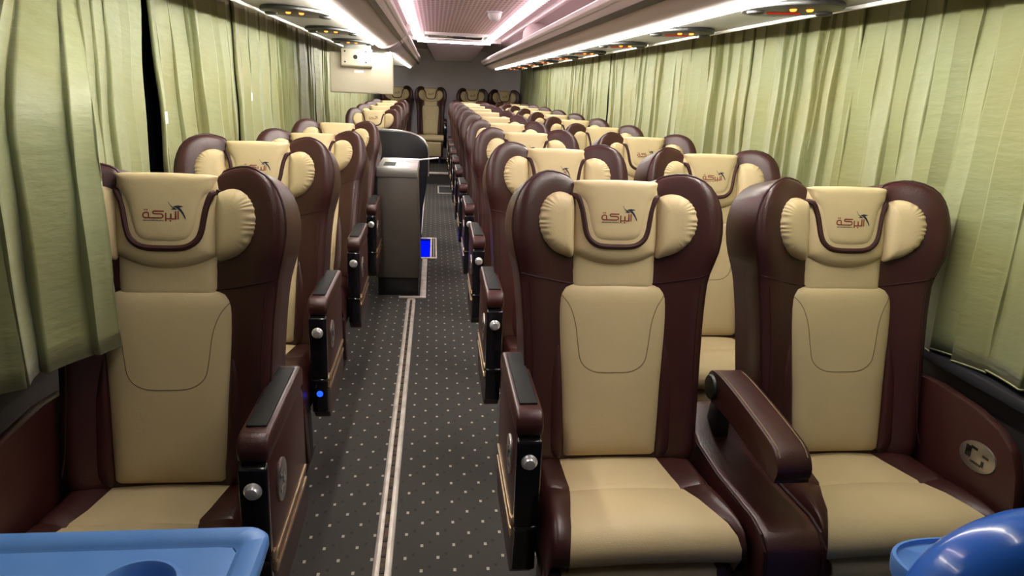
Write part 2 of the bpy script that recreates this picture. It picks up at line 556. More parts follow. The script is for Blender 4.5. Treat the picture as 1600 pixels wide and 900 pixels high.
MESH = {}
ORD = ['first', 'second', 'third', 'fourth', 'fifth', 'sixth', 'seventh', 'eighth', 'ninth', 'tenth']
for i in range(9):
    console(1, 2.10 + i * .97, 'dark oval console with orange lamps above the %s row of double seats' % ORD[i], True)
for i in range(4):
    console(-1, 2.05 + i * 1.0, 'dark oval console with orange lamps above the %s row of single seats' % ORD[i], False)

# ------------------------------------------------------------------ coach seats
HZ = .48                    # height of the joint between cushion and backrest


def wing(x, t):
    """how far the maroon shell curls forward"""
    ax = abs(x)
    head = sstep(.46, .58, t)
    return .070 * head * sstep(.11, .275, ax) + .042 * (1 - head) * sstep(.13, .235, ax)


def pillow(outline, ax, base, puff, depth, pw=6., rings=(1, .985, .955, .91, .85, .76, .64, .5, .34, .16, .02), wr=None, closed_back=True):
    """rounded cushion over a closed outline in the (x, t) plane of the backrest.
    ax = (x, t0, t1): the vertical segment towards which the rings shrink; local coords are (x, -n, t)"""
    mb = MB()
    n = len(outline)
    rows = []
    for s in rings:
        g = (1 - s ** pw) ** .5 if s < 1 else 0.
        row = []
        for j, (x, t) in enumerate(outline):
            c = (ax[0], min(max(t, ax[1]), ax[2]))
            px, pt = c[0] + (x - c[0]) * s, c[1] + (t - c[1]) * s
            nn = base(px, pt) + puff * g
            if wr:
                nn += wr(j / n, s)
            row.append((px, -nn, pt))
        rows.append(row)
    back = []
    for s, d in ((1, depth), (.96, depth + .006), (.5, depth + .008)):
        row = []
        for (x, t) in outline:
            c = (ax[0], min(max(t, ax[1]), ax[2]))
            row.append((c[0] + (x - c[0]) * s, d, c[1] + (t - c[1]) * s))
        back.append(row)
    allr = back[::-1] + rows
    vs = [p for r in allr for p in r]
    fs = []
    for i in range(len(allr) - 1):
        for j in range(n):
            k = (j + 1) % n
            fs.append((i * n + j, i * n + k, (i + 1) * n + k, (i + 1) * n + j))
    fs.append(tuple(range(n - 1, -1, -1)))
    o = (len(allr) - 1) * n
    fs.append(tuple(o + j for j in range(n)))
    mb.add(vs, fs)
    return mb


def sym(half):
    """half outline from bottom centre up the right side to top centre -> closed outline"""
    left = [(-x, t) for x, t in half[::-1] if x > 1e-6]
    return half + left


def sm2(pts, n=3, closed=True):
    return [(p.x, p.y) for p in smooth_path([(a, b, 0) for a, b in pts], n, closed)]


SHELL_H = [(0, -.03), (.10, -.03), (.19, -.03), (.228, -.015), (.238, .05), (.243, .2), (.249, .35), (.256, .44), (.264, .50), (.280, .56), (.288, .615), (.285, .665), (.268, .715), (.238, .75), (.195, .770), (.155, .769), (.128, .760), (.114, .745), (.06, .738), (0, .737)]
shell_out = sm2(sym(SHELL_H), 2)


def tree(mb):
    return BVHTree.FromPolygons(mb.v, mb.f)


def drape(bv, pts, off):
    out = []
    for x, t in pts:
        hit = bv.ray_cast(Vector((x, -.5, t)), Vector((0, 1, 0)))
        y = hit[0].y if hit[0] else -.06
        out.append(Vector((x, y - off, t)))
    return out


def build_seat_meshes():
    shell = pillow(shell_out, (0, .10, .62), wing, .022, .125, pw=10)
    MESH['shell'] = shell.mesh('backrest', MAROON, angle=60)
    edge = [(x * .992, -wing(x, t) - .001, t) for x, t in shell_out]
    MESH['shell_piping'] = MB().tube(edge, .0042, 6, closed=True).mesh('backrest_piping', PIPE)
    bv = tree(shell)
    for s in (-1, 1):
        MESH['seam%d' % s] = MB().tube(drape(bv, [(s * (.11 + .149 * k / 8), .470 + .028 * (k / 8) ** 1.3) for k in range(9)], .0003), .0022, 5).mesh('backrest_seam', PIPE)
        MESH['seam%d' % (s * 2)] = MB().tube(drape(bv, [(s * (.236 - .012 * math.sin(k / 10 * 3.1)), .02 + .45 * k / 10) for k in range(11)], .0003), .0020, 5).mesh('backrest_seam', PIPE)
    # cream middle panel
    half = [(0, -.012), (.10, -.012), (.128, -.008), (.135, .02), (.143, .187), (.153, .33), (.155, .41), (.147, .448), (.118, .468), (.06, .471), (0, .472)]
    pan = pillow(sm2(sym(half), 2), (0, .12, .36), lambda x, t: .012, .030, .02, pw=7)
    MESH['panel'] = pan.mesh('back_panel', CREAM, angle=60)
    bv = tree(pan)
    st = [(-.146, .442), (-.122, .408), (-.106, .36), (-.098, .30), (-.088, .255), (-.055, .230), (0, .226), (.055, .230), (.088, .255), (.098, .30), (.106, .36), (.122, .408), (.146, .442)]
    MESH['panel_stitch'] = MB().tube(drape(bv, sm2(st, 4, False), -.0006), .0018, 5).mesh('stitching', STITCH)
    # neck panel between middle panel and headrest
    half = [(0, .455), (.08, .455), (.113, .457), (.117, .475), (.119, .53), (.118, .56), (.08, .565), (0, .565)]
    MESH['neck'] = pillow(sm2(sym(half), 2), (0, .49, .54), lambda x, t: .012, .020, .02, pw=8).mesh('neck_panel', CREAM, angle=60)
    # headrest
    half = [(0, .520), (.06, .526), (.110, .548), (.119, .568), (.121, .62), (.121, .70), (.117, .732), (.108, .745), (.06, .747), (0, .747)]
    hd = pillow(sm2(sym(half), 3), (0, .60, .68), lambda x, t: .014, .040, .06, pw=5)
    MESH['headrest'] = hd.mesh('headrest', CREAM, angle=60)
    half = [(0, .578), (.045, .580), (.070, .594), (.082, .63), (.089, .665), (.096, .69), (.110, .714), (.114, .735), (.112, .749), (.06, .752), (0, .753)]
    fp = pillow(sm2(sym(half), 3), (0, .64, .70), lambda x, t: .026, .032, .10, pw=8)
    MESH['flap'] = fp.mesh('headrest_flap', CREAM, angle=60)
    bvh = tree(hd)
    u = [(.122, .716), (.108, .703), (.097, .675), (.091, .645), (.085, .613), (.074, .590), (.048, .574), (0, .571)]
    u = sm2(u + [(-x, t) for x, t in u[::-1][1:]], 4, False)
    pts = []
    for p in drape(bvh, u, 0):
        k = sstep(.106, .124, abs(p.x))          # the ends dive under the ears
        pts.append(Vector((p.x, min(p.y, -.046) * (1 - k) - .018 * k, p.z - .006 * k)))
    MESH['flap_piping'] = MB().tube(pts, .0075, 8).mesh('flap_piping', BAND)
    # side pillows, gathered at the outer edge
    for s, key in ((-1, 'pillow_l'), (1, 'pillow_r')):
        out = [(.116, .545), (.142, .546), (.175, .560), (.203, .587), (.219, .622), (.221, .652), (.211, .683), (.188, .708), (.157, .718), (.130, .712), (.117, .700), (.114, .65), (.114, .60)]
        out = sm2([(s * x, t) for x, t in out], 12)

        def wrk(a, sc, s=s):
            x, t = out[int(a * len(out)) % len(out)]
            k = sstep(.155, .205, abs(x))
            return .0024 * k * math.sin(a * 2 * math.pi * 27 + 2 * math.sin(a * 40)) * sstep(.55, .86, sc) * (1 - sstep(.97, 1., sc) * .5)
        MESH[key] = pillow(out, (s * .150, .60, .66), lambda x, t: .022 + wing(x, t) * .62, .040, -.012, pw=3.2, wr=wrk).mesh('side_pillow', CREAM, angle=60)
    for s, key in ((-1, 'bolster_l'), (1, 'bolster_r')):
        out = sm2([(s * x, t) for x, t in [(.130, -.01), (.172, -.01), (.182, .06), (.183, .15), (.176, .22), (.160, .29), (.148, .32), (.142, .26), (.136, .12)]], 3)
        MESH[key] = pillow(out, (s * .155, .04, .20), lambda x, t: .014, .022, .005, pw=3).mesh('side_bolster', MAROON, angle=60)

    # printed emblem, draped on the flap
    bvf = tree(fp)
    K = 1.56e-4

    def P(x, y):
        return (.004 + (x - 660) * K, .655 - (y - 480) * K)

    def ribbon(mb, pts, wd, off=.0006):
        pts = [P(*p) for p in pts]
        N = len(pts)
        L, Rr = [], []
        for i in range(N):
            a, b = Vector(pts[max(i - 1, 0)]), Vector(pts[min(i + 1, N - 1)])
            d = (b - a).normalized()
            nrm = Vector((-d.y, d.x))
            if 0 < i < N - 1:
                d1 = (Vector(pts[i]) - a).normalized()
                cs = max(.55, abs(nrm.dot(Vector((-d1.y, d1.x)))))
            else:
                cs = 1
            h = wd * K / 2 / cs
            L.append((pts[i][0] + nrm.x * h, pts[i][1] + nrm.y * h))
            Rr.append((pts[i][0] - nrm.x * h, pts[i][1] - nrm.y * h))
        a, b = drape(bvf, L, off), drape(bvf, Rr, off)
        mb.add(a + b, [(i, i + 1, N + i + 1, N + i) for i in range(N - 1)])

    def poly(mb, pts, off=.0008):
        a = drape(bvf, [P(*p) for p in pts], off)
        mb.add(a, [tuple(range(len(a)))])
    lt = MB()
    ribbon(lt, [(432, 566), (430, 486), (415, 476), (385, 476), (360, 488), (349, 512), (352, 538), (370, 554), (430, 556), (610, 556), (634, 546), (642, 524), (632, 504), (610, 496), (515, 495), (496, 486), (494, 468), (512, 455), (655, 455)], 22)
    for cx in (378, 409):
        poly(lt, [(cx - 11, 426), (cx + 11, 426), (cx + 11, 446), (cx - 11, 446)])
    ribbon(lt, [(682, 606), (680, 540), (682, 478)], 22)
    ribbon(lt, [(690, 568), (755, 568), (755, 486)], 22)
    ribbon(lt, [(745, 568), (824, 568), (826, 450)], 22)
    ribbon(lt, [(862, 576), (863, 448)], 22)
    poly(lt, [(736, 588), (760, 588), (760, 610), (736, 610)])
    MESH['lettering'] = lt.mesh('lettering', LETTER, smooth=False, fixn=False)
    sb = MB()
    x = 350
    k = 0
    while x < 640:
        wd = (26, 18, 34, 22, 30)[k % 5]
        ribbon(sb, [(x, 590 + (k % 2) * 4), (x + wd * .5, 602), (x + wd, 600)], 9)
        if k % 2:
            ribbon(sb, [(x + wd * .6, 578), (x + wd * .6 + 8, 578)], 8)
        else:
            ribbon(sb, [(x + wd, 600), (x + wd, 582)], 7)
        x += wd + (8 if k % 3 == 2 else 3)
        k += 1
    MESH['subtext'] = sb.mesh('small_lettering', NAVY, smooth=False, fixn=False)
    bd = MB()
    poly(bd, [(713, 303), (726, 312), (745, 350), (782, 384), (812, 398), (850, 428), (800, 428), (748, 424), (790, 408), (762, 384), (735, 348)])
    poly(bd, [(785, 378), (822, 368), (860, 361), (910, 368), (946, 378), (915, 386), (884, 394), (912, 424), (940, 470), (966, 530), (976, 578), (958, 560), (930, 506), (896, 458), (862, 424), (832, 400)])
    MESH['bird'] = bd.mesh('bird_emblem', NAVY, smooth=False, fixn=False)


PATH = [(.05, .455), (.0, .462), (-.06, .462), (-.12, .464), (-.175, .468), (-.185, .4635), (-.195, .469), (-.25, .474), (-.31, .474), (-.345, .468), (-.375, .452), (-.392, .428), (-.395, .402), (-.380, .382), (-.34, .372)]


def interp(tab, y):
    """tab: [(y, x)] with y falling"""
    for (ya, xa), (yb, xb) in zip(tab, tab[1:]):
        if y >= yb:
            t = (ya - y) / (ya - yb) if ya > y else 0.
            t = max(0., min(1., t))
            t = t * t * (3 - 2 * t) * .4 + t * .6
            return xa + (xb - xa) * t
    return tab[-1][1]


def cushion_part(xa, xb, nx, crown, roll=0, zb=.350):
    """strip of the seat cushion between two boundary curves; roll = side (-1/+1) on which the edge rolls down"""
    rows, bott = [], []
    for (y, z) in PATH:
        a, b = interp(xa, y), interp(xb, y)
        row, br = [], []
        for j in range(nx + 1):
            u = j / nx
            if roll:
                uu = u if roll > 0 else 1 - u       # 1 at the outer edge
                dz = crown * math.sin(min(1, uu / .6) * math.pi / 2) if uu < .6 else crown - (crown + .055) * ((uu - .6) / .4) ** 2.6
                if z < .44:
                    dz *= max(0., (z - .37) / .07)
            else:
                dz = crown * (1 - (2 * u - 1) ** 2)
            row.append((a + (b - a) * u, y, z + dz))
            br.append((a + (b - a) * u, y * .93, min(z - .01, zb)))
        rows.append(row)
        bott.append(br)
    mb = MB()
    mb.grid(rows)
    mb.grid(bott)
    n = len(rows)
    L = [r[0] for r in rows]
    LB = [r[0] for r in bott]
    mb.grid([L, LB])
    mb.grid([[r[-1] for r in rows], [r[-1] for r in bott]])
    mb.grid([rows[0], bott[0]])
    mb.grid([rows[-1], bott[-1]])
    return mb


def cushion(kind):
    """kind: 'aisle' (armrest on -x), 'single' (mirrored, window on -x), 'window', 'rear'"""
    if kind == 'aisle':
        ol, cl_ = [(.05, -.226), (-.40, -.226)], [(.05, -.138), (-.18, -.140), (-.34, -.166), (-.40, -.176)]
        cr, orr = [(.05, .132), (-.17, .150), (-.28, .186), (-.40, .238)], [(.05, .252), (-.40, .252)]
    elif kind == 'single':
        ol, cl_ = [(.05, -.252), (-.40, -.252)], [(.05, -.132), (-.13, -.156), (-.25, -.190), (-.40, -.238)]
        cr, orr = [(.05, .150), (-.10, .125), (-.17, .112), (-.26, .130), (-.40, .170)], [(.05, .226), (-.40, .226)]
    elif kind == 'window':
        ol, cl_ = [(.05, -.238), (-.40, -.238)], [(.05, -.085), (-.16, -.125), (-.28, -.172), (-.40, -.222)]
        cr, orr = [(.05, .105), (-.16, .150), (-.28, .190), (-.40, .238)], [(.05, .252), (-.40, .252)]
    else:
        ol, cl_ = [(.05, -.245), (-.40, -.245)], [(.05, -.13), (-.10, -.17), (-.20, -.225), (-.40, -.236)]
        cr, orr = [(.05, .13), (-.10, .17), (-.20, .225), (-.40, .236)], [(.05, .245), (-.40, .245)]
    MESH['cush_' + kind] = cushion_part(cl_, cr, 10, .006).mesh('seat_cushion', CREAM, angle=50)
    MESH['cbl_' + kind] = cushion_part(ol, cl_, 8, .012, -1).mesh('cushion_bolster', MAROON, angle=50)
    MESH['cbr_' + kind] = cushion_part(cr, orr, 8, .012, 1).mesh('cushion_bolster', MAROON, angle=50)


def sheet(pts, xa, xb, th, key, material):
    """slab following a (y, z) line, thick th towards +y"""
    pr = [(y, z) for y, z in pts] + [(y + th, z) for y, z in pts[::-1]]
    MESH[key] = MB().prism(pr, xa, xb, 'x').mesh(key, material, bevel=.006)


def build_arm_meshes():
    hw = .031
    # body of the aisle armrest, in (y, z), outer side is -x
    body = [(-.262, .30), (-.262, .662), (-.245, .668), (.13, .668), (.155, .64), (.16, .30), (.12, .265), (-.22, .255)]
    MESH['arm_body'] = MB().prism(body, -hw + .002, hw - .002, 'x').mesh('armrest', MAROON, bevel=.006)
    cap = [(-.268, .664), (-.272, .690), (-.262, .712), (-.245, .722), (.12, .728), (.145, .715), (.15, .664)]
    MESH['arm_cap'] = MB().prism(cap, -hw - .002, hw + .002, 'x').mesh('armrest_cap', MAROON, bevel=.009, seg=3)
    MESH['arm_pad'] = MB().prism([(-.218, .7205), (-.218, .7275), (.10, .7325), (.10, .725)], -.021, .023, 'x').mesh('armrest_pad', BLACKPAD, bevel=.002)
    fr = [(-.258, .42), (-.282, .43), (-.285, .45), (-.279, .655), (-.258, .662)]
    MESH['arm_front'] = MB().prism(fr, -hw + .001, hw - .001, 'x').mesh('front_panel', GLOSS, bevel=.005, seg=3)
    lo = [(-.255, .29), (-.272, .30), (-.276, .41), (-.286, .424), (-.280, .432), (-.255, .43)]
    MESH['arm_low'] = MB().prism(lo, -hw + .003, hw - .003, 'x').mesh('front_lower_panel', GLOSS, bevel=.004)
    ax = (0, -1, .05)
    MESH['button'] = MB().lathe([(.019, -.004), (.0195, .003), (.016, .006), (.0145, .006), (.0142, .013), (.012, .0165), (.004, .0175)], (0, -.280, .604), ax, 24).mesh('button', CHROME, angle=30)
    for k, z in enumerate((.415, .378)):
        pr = [(-.262 + .01 * k, z + .028), (-.274 + .01 * k, z + .014), (-.262 + .01 * k, z), (.13, z + .004), (.13, z + .018), (-.245 + .01 * k, z + .013), (-.252 + .01 * k, z + .03)]
        MESH['strip%d' % k] = MB().prism(pr, -hw - .004, -hw + .004, 'x').mesh('trim_strip', GOLD, bevel=.0015)
    ov = [(.045 * math.cos(t), .052 * math.sin(t)) for t in [2 * math.pi * k / 24 for k in range(24)]]
    MESH['arm_emblem'] = MB().prism([(a - .15, b + .555) for a, b in ov], -hw - .003, -hw + .004, 'x').mesh('emblem_plate', PLATE, bevel=.001)
    mk = MB()
    for dx, dz, w_, h_ in ((-.01, .02, .030, .010), (.006, .004, .014, .022), (-.006, -.018, .034, .010), (.018, -.008, .010, .018)):
        mk.box(-hw - .0042, -hw - .0028, -.15 + dx - w_ / 2, -.15 + dx + w_ / 2, .555 + dz - h_ / 2, .555 + dz + h_ / 2)
    MESH['arm_mark'] = mk.mesh('emblem_mark', GLOSS, smooth=False)
    # window side panel, outer wall side +x at x = 0
    sp = [(.06, .27), (.06, .69), (-.05, .700), (-.20, .692), (-.285, .672), (-.335, .640), (-.365, .585), (-.378, .52), (-.38, .27)]
    sp = [sp[0]] + sm2(sp[1:], 3, False) if False else sp
    MESH['side_panel'] = MB().prism(sp, -.014, .014, 'x').mesh('side_panel', MAROON, bevel=.007, seg=2)
    ovw = [(.062 * math.cos(t), .040 * math.sin(t)) for t in [2 * math.pi * k / 28 for k in range(28)]]
    rot = R(-8)
    MESH['side_emblem'] = MB().prism([(a * math.cos(rot) - b * math.sin(rot) - .245, a * math.sin(rot) + b * math.cos(rot) + .575) for a, b in ovw], -.019, -.012, 'x').mesh('emblem_plate', PLATE, bevel=.0015)
    mk = MB()
    for dx, dz, w_, h_ in ((-.028, .012, .020, .006), (.030, .004, .018, .030), (.000, -.018, .036, .006), (.012, .020, .022, .007), (-.022, -.010, .008, .016)):
        mk.box(-.0205, -.0185, -.245 + dx - w_ / 2, -.245 + dx + w_ / 2, .575 + dz - h_ / 2, .575 + dz + h_ / 2)
    MESH['side_mark'] = mk.mesh('emblem_mark', GLOSS, smooth=False)
    # console and folding armrest between two seats (centre at x = 0)
    cs = [(.17, .30), (.17, .545), (.13, .560), (.07, .520), (.0, .490), (-.15, .482), (-.36, .492), (-.415, .482), (-.440, .455), (-.446, .40), (-.44, .16), (-.30, .14), (.0, .28)]
    MESH['console_body2'] = MB().prism(cs, -.074, .074, 'x').mesh('console', MAROON, bevel=.012, seg=3)
    for s in (-1, 1):
        MESH['console_piping%d' % s] = MB().tube([(s * .0735, y, z) for y, z in cs[1:11]], .0045, 6).mesh('console_piping', PIPE)
    ma = [(.075, .655), (.06, .690), (.02, .705), (-.10, .700), (-.30, .676), (-.355, .660), (-.378, .628), (-.372, .598), (-.345, .588), (-.10, .612), (.02, .612), (.06, .625)]
    MESH['mid_arm'] = MB().prism(sm2(ma, 3), -.043, .043, 'x').mesh('folding_armrest', MAROON, bevel=.012, seg=3)
    for s in (-1, 1):
        MESH['mid_arm_stitch%d' % s] = MB().tube([(s * .034, y, z + .0015) for y, z in sm2(ma, 3)[6:17]], .0016, 5).mesh('stitching', STITCH)
    MESH['pivot'] = MB().lathe([(.034, -.052), (.036, -.048), (.036, .048), (.034, .052)], (0, .03, .655), (1, 0, 0), 20).mesh('pivot_cap', PIVOT, angle=40)
    MESH['pivot_post'] = MB().prism([(.02, .50), (.10, .50), (.07, .65), (.02, .65)], -.02, .02, 'x').mesh('pivot_post', DARKMETAL, bevel=.004)
    # leg rest and frame
    line = [(-.375, .366), (-.385, .345), (-.372, .25), (-.345, .13), (-.32, .115)]
    sheet(line, -.19, .19, .05, 'leg_rest', CREAM)
    sheet([(a + .004, b) for a, b in line], -.228, -.188, .046, 'leg_rest_side_l', MAROON)
    sheet([(a + .004, b) for a, b in line], .188, .228, .046, 'leg_rest_side_r', MAROON)
    MESH['frame'] = MB().box(-.225, .225, -.30, .06, .30, .352).box(-.20, .20, .02, .06, .35, .48).mesh('seat_frame', DARKMETAL, bevel=.005)
    MESH['leg'] = MB().prism([(-.24, 0), (-.24, .012), (-.19, .02), (-.16, .30), (-.06, .30), (-.03, .02), (.02, .012), (.02, 0)], -.02, .02, 'x').mesh('leg', DARKMETAL, bevel=.003)
    ind = MB().lathe([(.011, -.003), (.011, .002), (.006, .004)], (0, -.276, .372), (0, -1, 0), 14)
    MESH['indicator'] = ind.mesh('indicator_light', BLUEL)


def seat(kind, x, y, rec, label, group=None, z=0., arm=0, led=False):
    """arm: side of an aisle armrest (-1 / +1)"""
    t = thing('coach_seat', label, 'seat', (x, y, z), group)
    L, Rt = (0, 0, HZ), (-R(rec), 0, 0)
    b = link('backrest', MESH['shell'], t, L, Rt)
    link('piping', MESH['shell_piping'], b)
    for k in (-2, -1, 1, 2):
        link('seam', MESH['seam%d' % k], b)
    p = link('back_panel', MESH['panel'], t, L, Rt)
    link('stitching', MESH['panel_stitch'], p)
    link('neck_panel', MESH['neck'], t, L, Rt)
    link('headrest', MESH['headrest'], t, L, Rt)
    f = link('headrest_flap', MESH['flap'], t, L, Rt)
    link('piping', MESH['flap_piping'], f)
    link('lettering', MESH['lettering'], f)['label'] = 'rust red Arabic lettering'
    link('small_lettering', MESH['subtext'], f)
    link('bird_emblem', MESH['bird'], f)['label'] = 'dark swooping bird emblem'
    for k in ('pillow_l', 'pillow_r'):
        link('side_pillow', MESH[k], t, L, Rt)
    for k in ('bolster_l', 'bolster_r'):
        link('side_bolster', MESH[k], t, L, Rt)
    link('seat_cushion', MESH['cush_' + kind], t)
    link('cushion_bolster', MESH['cbl_' + kind], t)
    link('cushion_bolster', MESH['cbr_' + kind], t)
    link('seat_frame', MESH['frame'], t)
    link('leg', MESH['leg'], t, (-.17, 0, 0))
    link('leg', MESH['leg'], t, (.17, 0, 0))
    lr = link('leg_rest', MESH['leg_rest'], t)
    link('leg_rest_side', MESH['leg_rest_side_l'], lr)
    link('leg_rest_side', MESH['leg_rest_side_r'], lr)
    if arm:
        a = link('armrest', MESH['arm_body'], t, (arm * .264, 0, 0))
        a.scale = (-arm, 1, 1)
        link('armrest_cap', MESH['arm_cap'], a)
        link('armrest_pad', MESH['arm_pad'], a)['label'] = 'black ribbed pad'
        link('front_panel', MESH['arm_front'], a)['label'] = 'black glossy front'
        link('front_lower_panel', MESH['arm_low'], a)
        link('button', MESH['button'], a)['label'] = 'round chrome button'
        link('trim_strip', MESH['strip0'], a)
        link('trim_strip', MESH['strip1'], a)
        link('emblem_plate', MESH['arm_emblem'], a)
        link('emblem_mark', MESH['arm_mark'], a)
        if led:
            link('indicator_light', MESH['indicator'], a)['label'] = 'small blue light'
    if kind in ('window', 'single'):
        sx = 1 if kind == 'window' else -1
        s = link('side_panel', MESH['side_panel'], t, (sx * .268, 0, 0))
        s.scale = (sx, 1, 1)
        if kind == 'window':
            link('emblem_plate', MESH['side_emblem'], s)['label'] = 'oval chrome plate'
            link('emblem_mark', MESH['side_mark'], s)
    if kind == 'window':
        c = link('console', MESH['console_body2'], t, (-.331, 0, 0))
        link('piping', MESH['console_piping-1'], c)
        link('piping', MESH['console_piping1'], c)
        c = link('folding_armrest', MESH['mid_arm'], t, (-.327, 0, 0))
        link('stitching', MESH['mid_arm_stitch-1'], c)
        link('stitching', MESH['mid_arm_stitch1'], c)
        link('pivot_cap', MESH['pivot'], c)
        link('pivot_post', MESH['pivot_post'], c)
    return t


build_seat_meshes()
for k in ('aisle', 'single', 'window', 'rear'):
    cushion(k)
build_arm_meshes()

RP = .992
AREC = [12.5, 12, 11, 13, 12, 10, 9, 8, 8, 7]
WREC = [12.5, 13, 13, 14, 13, 11, 10, 9, 8, 8]
WDX = [.008, -.003, 0, 0, 0, 0, 0, 0, 0, 0]
for i in range(10):
    y = 1.75 + i * RP
    seat('aisle', .495, y, AREC[i], 'aisle-side cream and maroon seat of the %s double row from the blue shell' % ORD[i], 'aisle seats of the double rows', arm=-1)
    seat('window', 1.157 + WDX[i], y, WREC[i], 'curtain-side cream and maroon seat of the %s double row from the blue shell' % ORD[i], 'curtain-side seats of the double rows')
LREC = [12.5, 13, 25, 24]
LDX = [.006, -.015, 0, 0]
for i in range(4):
    seat('single', -.645 + LDX[i], 1.65 + i * 1.0, LREC[i], 'single cream and maroon seat, %s from the blue tray' % ORD[i], 'single seats before the stairwell', arm=1, led=(i == 1))
for i in range(4):
    seat('single', -.645, 7.58 + i * .96, (27, 23, 20, 17)[i], 'single cream and maroon seat, %s behind the black stair guard' % ORD[i], 'single seats behind the stairwell', arm=1)
REAR = [(-.625, 'rear wall seat next to the single row curtain'), (-.06, 'rear wall seat facing down the aisle'), (.645, 'rear wall seat behind the aisle side of the double rows'), (1.19, 'rear wall seat next to the double row curtain')]
for x, lb in REAR:
    t = seat('rear', x, 12.42, 3, 'cream and maroon ' + lb, 'seats along the rear wall', z=PLAT_Z + .0, arm=(1 if abs(x + .06) < .01 else 0))
    t.scale = (.935, 1, 1)


# ------------------------------------------------------------------ curtains
def curtain(path, label, z0=.745, z1=1.83, pw=.14, amp=.032, seed=0, hem=.012, zend=None, low=None, patch=None):
    """pleated cloth along a plan path [(x, y)] (y rising); low = path of the lower edge where it is pulled aside"""
    rnd = random.Random(seed)

    def sampler(path):
        P = [Vector((x, y)) for x, y in path]
        cum = [0.]
        for a, b in zip(P, P[1:]):
            cum.append(cum[-1] + (b - a).length)
        tot = cum[-1]
        side = 1 if path[0][0] < 0 else -1          # direction to the room

        def at(u):
            s = min(max(u, 0), 1) * tot
            for i in range(len(P) - 1):
                if s <= cum[i + 1] + 1e-9:
                    t = (s - cum[i]) / (cum[i + 1] - cum[i])
                    d = (P[i + 1] - P[i]).normalized()
                    nrm = Vector((d.y, -d.x)) if side > 0 else Vector((-d.y, d.x))
                    return P[i] + (P[i + 1] - P[i]) * t, nrm
        return at, tot
    at, tot = sampler(path)
    at2 = sampler(low)[0] if low else at
    # pleat borders at the top and, leaning a little, at the bottom
    bd = [0.]
    while bd[-1] < tot - 1e-6:
        wd = pw * rnd.uniform(.55, 1.35)
        bd.append(tot if bd[-1] + wd > tot - pw * .5 else bd[-1] + wd)
    lean = [0.] + [rnd.uniform(-.20, .20) * pw for _ in bd[1:-1]] + [0.]
    PROF = ((0, 0), (.03, -.04), (.15, .08), (.35, .26), (.6, .52), (.82, .82), (.93, 1.0), (.965, 1.06), (.985, .95), (.993, .35))
    smp = []
    for k in range(len(bd) - 1):
        a = amp * rnd.uniform(.5, 1.2)
        ph = rnd.uniform(-1, 1)
        pr = PROF if rnd.random() < .5 else [(1 - u, h) for u, h in PROF[::-1]][:-1] + [(.995, 0)]
        for u, h in pr:
            smp.append((bd[k] + (bd[k + 1] - bd[k]) * u, lean[k] + (lean[k + 1] - lean[k]) * u, a * h, ph))
    smp.append((tot, 0, 0, 0))
    NZ = 18
    rows = []
    for k in range(NZ + 1):
        v = k / NZ
        row = []
        g = sstep(0, .52, v)
        for (s, ln, h, ph) in smp:
            z = z0 + (z1 - z0) * (1 - v) + hem * (.5 * math.sin(s * 9 + seed) + ph * .6) * v
            if zend:
                z += v * zend * (s / tot)
            u = (s + ln * v) / tot
            (c, nrm), (c2, n2) = at(u), at2(u)
            c, nrm = c.lerp(c2, g), nrm.lerp(n2, g).normalized()
            amp_v = .60 + .60 * v
            q = c + nrm * (h * amp_v + .004 * math.sin(v * 5 + ph * 3 + s * 7) + .0025 * math.sin(v * 17 + ph * 9 + s * 11))
            row.append((q.x, q.y, z))
        rows.append(row)
    me = MB().grid(rows).mesh('curtain', CURTAIN, angle=70, fixn=False)
    o = link('curtain', me)
    sol = o.modifiers.new('cloth', 'SOLIDIFY')
    sol.thickness = .0022
    tag(o, label, 'curtain', 'pleated window curtains')
    # sewn hem along the lower edge
    hm = MB().tube([(x, y, z + .004) for x, y, z in rows[-1]], .0022, 4).mesh('hem', HEM)
    link('hem', hm, o)
    if patch:                                   # small white cloth tag sewn to the front
        py, pz, h = patch
        x, y, z = min((p for r in rows for p in r), key=lambda p: (p[1] - py) ** 2 + (p[2] - pz) ** 2)
        sd = 1 if x < 0 else -1
        a, b = sorted((x + sd * .003, x + sd * .006))
        link('cloth_tag', MB().box(a, b, y - .016, y + .016, z - h, z + h).mesh('cloth_tag', PAPER, smooth=False), o)['label'] = 'small white tag'
    return o


xr = CX + 1.262
xl = CX - 1.262
RC = [(-.6, .95), (.95, 2.50), (2.50, 3.40), (3.40, 4.25), (4.25, 5.42), (5.45, 6.22), (6.27, 6.98), (7.02, 8.35), (8.35, 9.66), (9.70, 11.2), (11.2, 12.80)]
RN = ['beside the empty space before the blue shell', 'beside the first double row', 'between the first and second double rows', 'beside the second double row', 'beside the third and fourth double rows', 'beside the fifth double row', 'beside the sixth double row', 'beside the seventh double row', 'beside the eighth and ninth double rows', 'beside the tenth double row', 'next to the rear wall seat of the double side']
SLIT = {5, 6, 8}          # seams that fall open towards the bottom
for k, (a, b) in enumerate(RC):
    b2 = RC[k + 1][0] if k + 1 < len(RC) else b
    xo = xr + (.009 if k % 2 else 0)
    top = [(xo, a - .015), (xo, b2 + .015)]
    low = [(xo, a - .015 + (.02 if k - 1 in SLIT else 0)), (xo, b2 + (-.045 if k in SLIT else .015))]
    curtain(top, 'pale green pleated curtain ' + RN[k], seed=20 + k, pw=.105, amp=.028 if k < 4 else .019, low=low)
LC = [(1.72, 2.69), (2.79, 3.92), (3.92, 5.45), (5.45, 6.45), (6.45, 7.62), (7.72, 9.0), (9.0, 10.1), (10.18, 11.4), (11.4, 12.8)]
